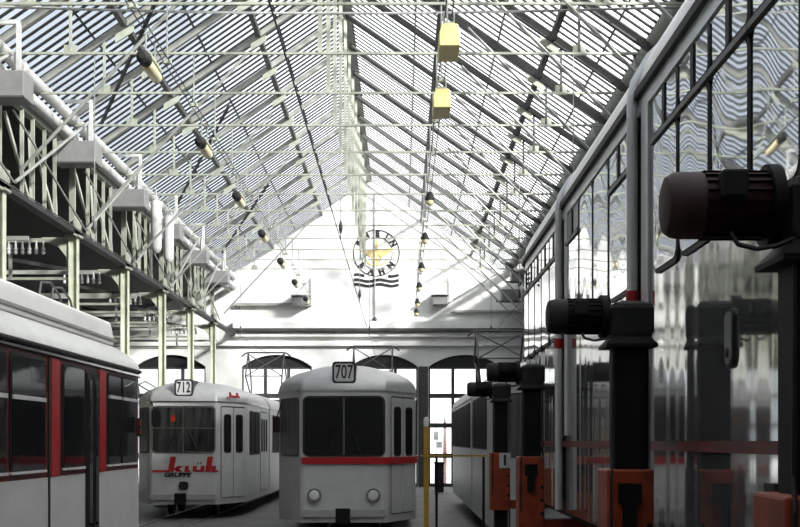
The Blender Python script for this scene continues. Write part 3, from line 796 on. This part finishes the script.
O = Vector((xr, 0, 0)); UY = Vector((0, 1, 0)); NX = Vector((1, 0, 0))
def rwin(a, b, z0=1.43, z1=2.48, trans=None, glass='dark_glass'):
    p = pane(tr, 'side_window', a, b, z0, z1, O, UY, NX, glass, .05, .03)
    if trans: obj('transom', MB().slab(rrect(a, b, trans-.02, trans+.02, .003), O, UY, UZ, NX, .0, .03), 'ceramic', p, 0)
    obj('chrome_sill', MB().slab(rrect(a-.02, b+.02, z0-.035, z0-.01, .004), O, UY, UZ, NX, .0, .03), 'ceramic', p, 0)
def rdoor(a, b):
    d = obj('folding_door', MB().slab(rrect(a, b, .42, 2.5, .03), O, UY, UZ, NX, -.02, .006), 'black', tr, 0)
    n = 2
    for i in range(n):
        a0, a1 = a+(b-a)*i/n+.02, a+(b-a)*(i+1)/n-.02
        lf = obj('door_leaf', MB().slab(rrect(a0, a1, .45, 2.46, .03), O, UY, UZ, NX, -.01, .02), 'jack_grey', d, 0)
        pane(lf, 'door_window', a0+.05, a1-.05, .75, 2.38, O, UY, NX, 'dark_glass', .03, .015, 'black', .015)
for a, b in ((11.98, 12.27), (13.9, 14.2), (6.95, 7.25)):
    obj('red_pillar', MB().slab(rrect(a, b, 1.345, 2.53, .01), O, UY, UZ, NX, -.01, .012), 'red', tr, 0, 'bright red pillar')
obj('seam', MB().slab(rrect(11.9, 11.95, .33, 2.54, .005), O, UY, UZ, NX, -.01, .01), 'black', tr, 0)
rwin(12.42, 13.2); rdoor(13.3, 13.86)
rwin(14.3, 14.92, trans=2.23); rwin(15.03, 15.82, trans=2.23)
rwin(10.75, 11.75, trans=2.1); rwin(9.5, 10.6, trans=2.1); rwin(8.3, 9.3); rdoor(7.3, 8.1); rwin(5.8, 6.8, trans=2.1); rwin(4.5, 5.6, trans=2.1); rwin(3.2, 4.3, trans=2.1)
mk = obj('side_marker', MB().box(xr-.01, xr+.04, 15.9, 15.96, 1.76, 2.0), 'jack_grey', tr, 0)
for z in (1.79, 1.9): obj('lens', MB().box(xr+.0, xr+.046, 15.89, 15.965, z, z+.08), 'red_dim', mk, 0)
obj('mirror_arm', MB().tube([(xr, 16.0, 2.45), (xr+.08, 16.05, 2.5), (xr+.22, 16.05, 2.42)], .012, 6), 'chrome', tr)
bogie(tr, -4.73, 3.6); bogie(tr, -4.73, 14.4)
F2 = Vector((-4.73, YF, 0))
pane(tr, 'windscreen', -.665, .665, 1.47, 2.43, F2, Vector((-1, 0, 0)), Vector((0, 1, 0)))

# --- the raised silver tram on the right
XS = 1.5; CXS = XS+HW; YS0, YS1 = -3.0, 15.7
BZ, GZ, TZ = 1.05, 3.86, 4.38
ts = thing('tram', 'glossy silver tram raised on lifting jacks, filling the right side', 'tram', (CXS, 6, BZ))
obj('car_body', skirt_rings(CXS, YS0, YS1, True, True, BZ, GZ), 'mirror_silver', ts, 20)
obj('car_roof', dome(CXS, YS0, YS1, GZ+.03, TZ+.1, True, True, .02), 'mirror_roof', ts, 50)
obj('gutter', skirt_rings(CXS, YS0, YS1, True, True, GZ-.03, GZ+.02, .045), 'black', ts, 20)
obj('eave_panel', skirt_rings(CXS, YS0, YS1, True, True, 3.74, GZ-.02, .012), 'mirror_roof', ts, 20, 'pale panel under the gutter')
obj('red_stripe', MB().box(XS-.01, XS+.02, YS0+1.4, YS1-1.35, 1.645, 1.70), 'red_dim', ts, 0, 'dark red stripe low on the side')
obj('underframe', MB().box(CXS-1.0, CXS+1.0, YS0+.8, YS1-.8, .92, BZ), 'jack_black', ts, 0)
OS = Vector((XS, 0, 0)); NS = Vector((-1, 0, 0))
def swin(a, b, z0, z1, glass='mirror_glass', r=.07, t=.012):
    return pane(ts, 'side_window', a, b, z0, z1, OS, UY, NS, glass, r, .028, 'black', 0, t)
def section(ms, z0=2.70, zt=3.47, z1=3.70, hop=(), dark=()):
    """row of window bays; hop = bays with a top vent, dark = vents that stand open"""
    for i in range(len(ms)-1):
        a, b = ms[i]+.045, ms[i+1]-.045
        if i in hop:
            swin(a, b, z0, zt-.03)
            g = 'vent_glass' if i in dark else 'mirror_glass'
            mid = (a+b)/2
            w = swin(a, b, zt+.03, z1, g, .03)
            obj('vent_bar', MB().slab(rrect(mid-.03, mid+.03, zt+.02, z1+.01, .005), OS, UY, UZ, NS, 0, .026), 'black', w, 0)
            obj('vent_rail', MB().slab(rrect(a-.04, b+.04, zt-.025, zt+.005, .005), OS, UY, UZ, NS, 0, .032), 'grey_box', w, 0)
        else:
            swin(a, b, z0, z1)
A = [7.09-.665*i for i in range(0, 13)][::-1]
section(A, hop=range(len(A)-1))
section([7.79, 8.57, 9.28, 10.0, 10.78], hop=(0, 3), dark=(3,))
section([11.32, 12.0, 12.68, 13.33, 13.95, 14.45], hop=range(5))
for y in (7.53, 11.04, 3.9-5.2):
    pts = [(XS-.05, y, BZ+.02), (XS-.05, y, 3.6), (XS-.05, y, 3.84), (XS-.03, y, 3.95), (XS+.06, y, 4.1), (XS+.2, y, 4.24), (XS+.38, y, 4.34)]
    p = obj('drain_pipe', MB().tube(pts, .034, 14), 'pole', ts)
    obj('red_collar', MB().tube([(XS-.05, y, 2.55), (XS-.05, y, 2.64)], .039, 12), 'red', p, 35, 'red collar')
    obj('rubber_strip', MB().box(XS-.02, XS+.01, y+.045, y+.085, BZ+.1, 3.82), 'black', p, 0)
    obj('cover_strip', MB().box(XS-.014, XS+.01, y-.3, y-.1, 1.75, 3.74), 'mirror_roof', p, 0)
hd = obj('door_handle', MB().slab(rrect(5.37, 5.51, 2.03, 2.30, .05), OS, UY, UZ, NS, -.01, .014), 'black', ts, 0)
obj('handle_plate', MB().slab(rrect(5.385, 5.495, 2.05, 2.285, .04), OS, UY, UZ, NS, -.01, .02), 'grey_box', hd, 0)
obj('latch', MB().slab(rrect(5.42, 5.46, 2.08, 2.12, .015), OS, UY, UZ, NS, 0, .028), 'black', hd, 0)
for k in range(3):
    obj('louvre', MB().box(XS-.03, XS+.01, 4.72, 4.86, 1.35+.07*k, 1.39+.07*k), 'black', ts, 0)
bogie(ts, CXS, 12.0, .55); bogie(ts, CXS, 1.5, .55)

# ------------------------------------------------------------------ lifting jacks
def make_jack(name, lab, x, y, num=None, motor='jack_black'):
    t = thing(name, lab, 'lifting jack', (x, y, 0), 'lifting jacks along the raised tram')
    obj('base', MB().box(x-.2, x+.45, y-.38, y+.38, .05, .13), 'orange', t, 0, bevel=.012)
    for dx in (-.16, .4):
        for dy in (-.34, .34):
            obj('castor', MB().tube([(x+dx-.025, y+dy, .055), (x+dx+.025, y+dy, .055)], .055, 14), 'black', t)
    obj('column', MB().box(x-.088, x+.088, y-.09, y+.09, .13, 2.24), 'jack_black', t, 0, bevel=.01)
    obj('spindle', MB().tube([(x+.115, y, .2), (x+.115, y, 2.25)], .012, 10), 'chrome', t)
    cr = obj('carriage', MB().box(x-.145, x+.112, y-.17, y+.15, .78, 1.545), 'orange', t, 0, bevel=.012)
    obj('lifting_arm', MB().box(x+.11, x+.62, y-.1, y+.1, .80, .91), 'orange', cr, 0)
    if not num: obj('guide_block', MB().box(x-.085, x+.04, y-.2, y-.16, 1.36, 1.47).box(x-.06, x+.01, y-.22, y-.16, 1.2, 1.36), 'jack_black', cr, 0)
    for k in range(3):
        obj('bolt', MB().tube([(x+.085, y-.168, .98+.13*k), (x+.085, y-.185, .98+.13*k)], .016, 8), 'jack_black', cr)
    fl = MB().loft([[(x+a*w, y+b*w2, z) for a, b in ((-1, -1), (1, -1), (1, 1), (-1, 1))] for w, w2, z in ((.14, .14, 2.215), (.14, .14, 2.232), (.10, .11, 2.275))])
    obj('top_flange', fl, 'jack_black', t, 0)
    gb = MB().loft([[(x+.01+a*w, y+b*d, z) for a, b in ((-1, -1), (1, -1), (1, 1), (-1, 1))] for w, d, z in ((.10, .11, 2.27), (.115, .115, 2.3), (.116, .115, 2.43), (.105, .10, 2.455), (.05, .05, 2.475))])
    obj('gearbox', gb, 'jack_grey', t, 0, bevel=.008)
    zc = 2.392
    mt = obj('motor', MB().tube([(x+dx, y, zc) for dx in (-.36, -.35, -.14, -.125)], .09, 28, [.085, .094, .094, .085]), motor, t)
    obj('fan_cover', MB().tube([(x+dx, y, zc) for dx in (-.452, -.446, -.43, -.405, -.345)], .09, 28, [.06, .082, .093, .098, .098]), 'jack_grey' if motor != 'jack_red' else M['motor_cover'], mt)
    fins = MB()
    for k in range(20):
        a = 2*PI*k/20
        if abs(math.sin(a)+1) < .02: continue
        c, s = math.cos(a), math.sin(a)
        fins.bar((x-.34, y+c*.094, zc+s*.094), (x-.15, y+c*.094, zc+s*.094), .006, .016, (0, c, s))
    obj('cooling_fins', fins, motor, mt, 0)
    obj('terminal_box', MB().box(x-.31, x-.235, y-.135, y-.07, zc+.0, zc+.08), 'jack_grey', mt, 0, bevel=.008)
    obj('mounting_flange', MB().tube([(x-.155, y, zc), (x-.12, y, zc)], .12, 24), 'jack_black', mt)
    obj('cable', MB().tube([(x-.27, y-.06, zc-.09), (x-.25, y-.07, zc-.125), (x-.2, y-.08, zc-.14), (x-.14, y-.08, zc-.13), (x-.09, y-.1, zc-.11)], .008, 6), 'black', mt)
    obj('hose', MB().tube([(x-.1, y-.115, 2.25), (x-.105, y-.118, 1.6), (x-.125, y-.19, 1.5), (x-.125, y-.19, 1.0)], .008, 6), 'jack_grey', t)
    if num:
        pl = obj('number_plate', MB().slab(rrect(-.075, .075, -.10, .10, .01), (x+.04, y-.172, 1.44), UX, UZ, (0, -1, 0), 0, .012), 'sign_white', cr, 0)
        text_mesh(num, .19, .008, 'text_black', pl, 'number', (x+.04, y-.186, 1.44), UX, UZ, .006)
    return t
m_ = mat('dusty_red_motor_cover', (.05, .022, .022), .65, 0, .6, 4); M['motor_cover'] = m_
make_jack('lifting_jack', 'lifting jack whose dark red motor looms at the right edge', 1.222, 3.53, None, 'jack_red')
make_jack('lifting_jack', 'tall black lifting jack with orange carriage, in the right foreground', 1.262, 6.68)
make_jack('lifting_jack', 'smaller looking black jack right of the one numbered 1', 1.315, 12.1)
make_jack('lifting_jack', 'black lifting jack with the number 1 plate on orange carriage', 1.335, 16.06, '1')
# second row on the far side of the raised tram
# ------------------------------------------------------------------ small things on the floor, and beyond the doors
t = thing('marker_post', 'yellow post with white top right of the tram numbered 707', 'post', (.40, 19, 0))
obj('shaft', MB().box(.36, .44, 18.96, 19.04, 0, 1.93), 'yellow', t, 0)
obj('white_top', MB().tube([(.40, 19, z) for z in (1.93, 2.04, 2.08)], .042, 12, [.042, .042, .02]), 'sign_white', t, label='white top')
obj('foot_plate', MB().box(.28, .52, 18.88, 19.12, 0, .02), 'dark_steel', t, 0)
t = thing('barrier', 'thin yellowish barrier bar at waist height left of the numbered jack', 'barrier', (.9, 18.9, 0))
obj('bar', MB().box(.3, 1.36, 18.88, 18.92, 1.455, 1.48), 'yellow', t, 0)
for x in (.56, 1.3): 
    obj('upright', MB().box(x-.02, x+.02, 18.88, 18.92, 0, 1.45), 'jack_black', t, 0)
t = thing('switch_cabinet', 'dark cabinet on the floor beside the right doorway', 'cabinet', (1.25, 40, 0))
obj('case', MB().box(1.12, 1.42, 39.8, 40.2, 0, .95), 'jack_grey', t, 0, bevel=.01)
obj('lid', MB().box(1.10, 1.44, 39.78, 40.22, .95, 1.0), 'jack_black', t, 0)
t = thing('signal_post', 'dark two-lamp signal seen through the right door panes', 'signal', (1.55, 52, 0))
obj('pole', MB().tube([(1.55, 52, 0), (1.55, 52, 2.3)], .04, 8), 'rod', t)
obj('lamp_housing', MB().box(1.42, 1.62, 51.9, 52.1, 1.75, 2.1), 'jack_black', t, 0); obj('lamp_housing', MB().box(1.58, 1.78, 51.9, 52.1, 1.4, 1.68), 'jack_black', t, 0)
t = thing('warning_post', 'orange red post in the yard beyond the right doors', 'post', (1.72, 47, 0))
obj('shaft', MB().tube([(1.72, 47, z) for z in (0, 1.2, 2.35, 2.5)], .1, 12, [.06, .08, .06, .03]), 'orange', t)
obj('collar', MB().tube([(1.72, 47, 2.5), (1.72, 47, 2.6)], .05, 10), 'sign_white', t)

# ------------------------------------------------------------------ daylight
w = bpy.data.worlds.new('sky'); bpy.context.scene.world = w; w.use_nodes = True
nt = w.node_tree; bg = nt.nodes['Background']
tc = nt.nodes.new('ShaderNodeTexCoord')
n = nt.nodes.new('ShaderNodeTexNoise'); n.inputs['Scale'].default_value = 2.2; n.inputs['Detail'].default_value = 5
nt.links.new(tc.outputs['Generated'], n.inputs['Vector'])
sx = nt.nodes.new('ShaderNodeSeparateXYZ'); nt.links.new(tc.outputs['Generated'], sx.inputs['Vector'])
ma = nt.nodes.new('ShaderNodeMath'); ma.operation = 'MULTIPLY_ADD'; ma.inputs[1].default_value = -2.0; ma.inputs[2].default_value = -.12
nt.links.new(sx.outputs['X'], ma.inputs[0])
ad = nt.nodes.new('ShaderNodeMath'); ad.operation = 'MULTIPLY_ADD'; ad.inputs[1].default_value = .9
nt.links.new(n.outputs['Fac'], ad.inputs[0]); nt.links.new(ma.outputs[0], ad.inputs[2])
rp = nt.nodes.new('ShaderNodeValToRGB')
rp.color_ramp.elements[0].position = .25; rp.color_ramp.elements[0].color = (1.0, 1.0, .99, 1)
rp.color_ramp.elements[1].position = .75; rp.color_ramp.elements[1].color = (.27, .30, .34, 1)
nt.links.new(ad.outputs[0], rp.inputs['Fac']); nt.links.new(rp.outputs['Color'], bg.inputs['Color'])
bg.inputs['Strength'].default_value = 1.0
sd = bpy.data.lights.new('sun', 'SUN'); sd.energy = 6.0; sd.angle = math.radians(5.0); sd.color = (1, .985, .95)
so = bpy.data.objects.new('sun', sd); C.objects.link(so)
so.rotation_euler = Vector((-.70, .60, -.43)).to_track_quat('-Z', 'Y').to_euler()

# ------------------------------------------------------------------ camera and colour
cd = bpy.data.cameras.new('camera'); cam = bpy.data.objects.new('camera', cd); C.objects.link(cam)
cam.location = (0, 0, E); cam.rotation_euler = (PI/2, 0, 0)
cd.sensor_width = 36; cd.sensor_fit = 'HORIZONTAL'; cd.lens = 36*1200/800
cd.shift_x = -1/800; cd.shift_y = (441-263.5)/800; cd.clip_start = .05; cd.clip_end = 500
S_ = bpy.context.scene; S_.camera = cam
S_.view_settings.view_transform = 'Standard'; S_.view_settings.look = 'None'; S_.view_settings.gamma = 1; S_.view_settings.use_curve_mapping = False
S_.view_settings.exposure = 1.4
S_.cycles.max_bounces = 8; S_.cycles.transparent_max_bounces = 24; S_.cycles.diffuse_bounces = 3; S_.cycles.glossy_bounces = 4
S_.cycles.caustics_reflective = False; S_.cycles.caustics_refractive = False; S_.cycles.sample_clamp_indirect = 6
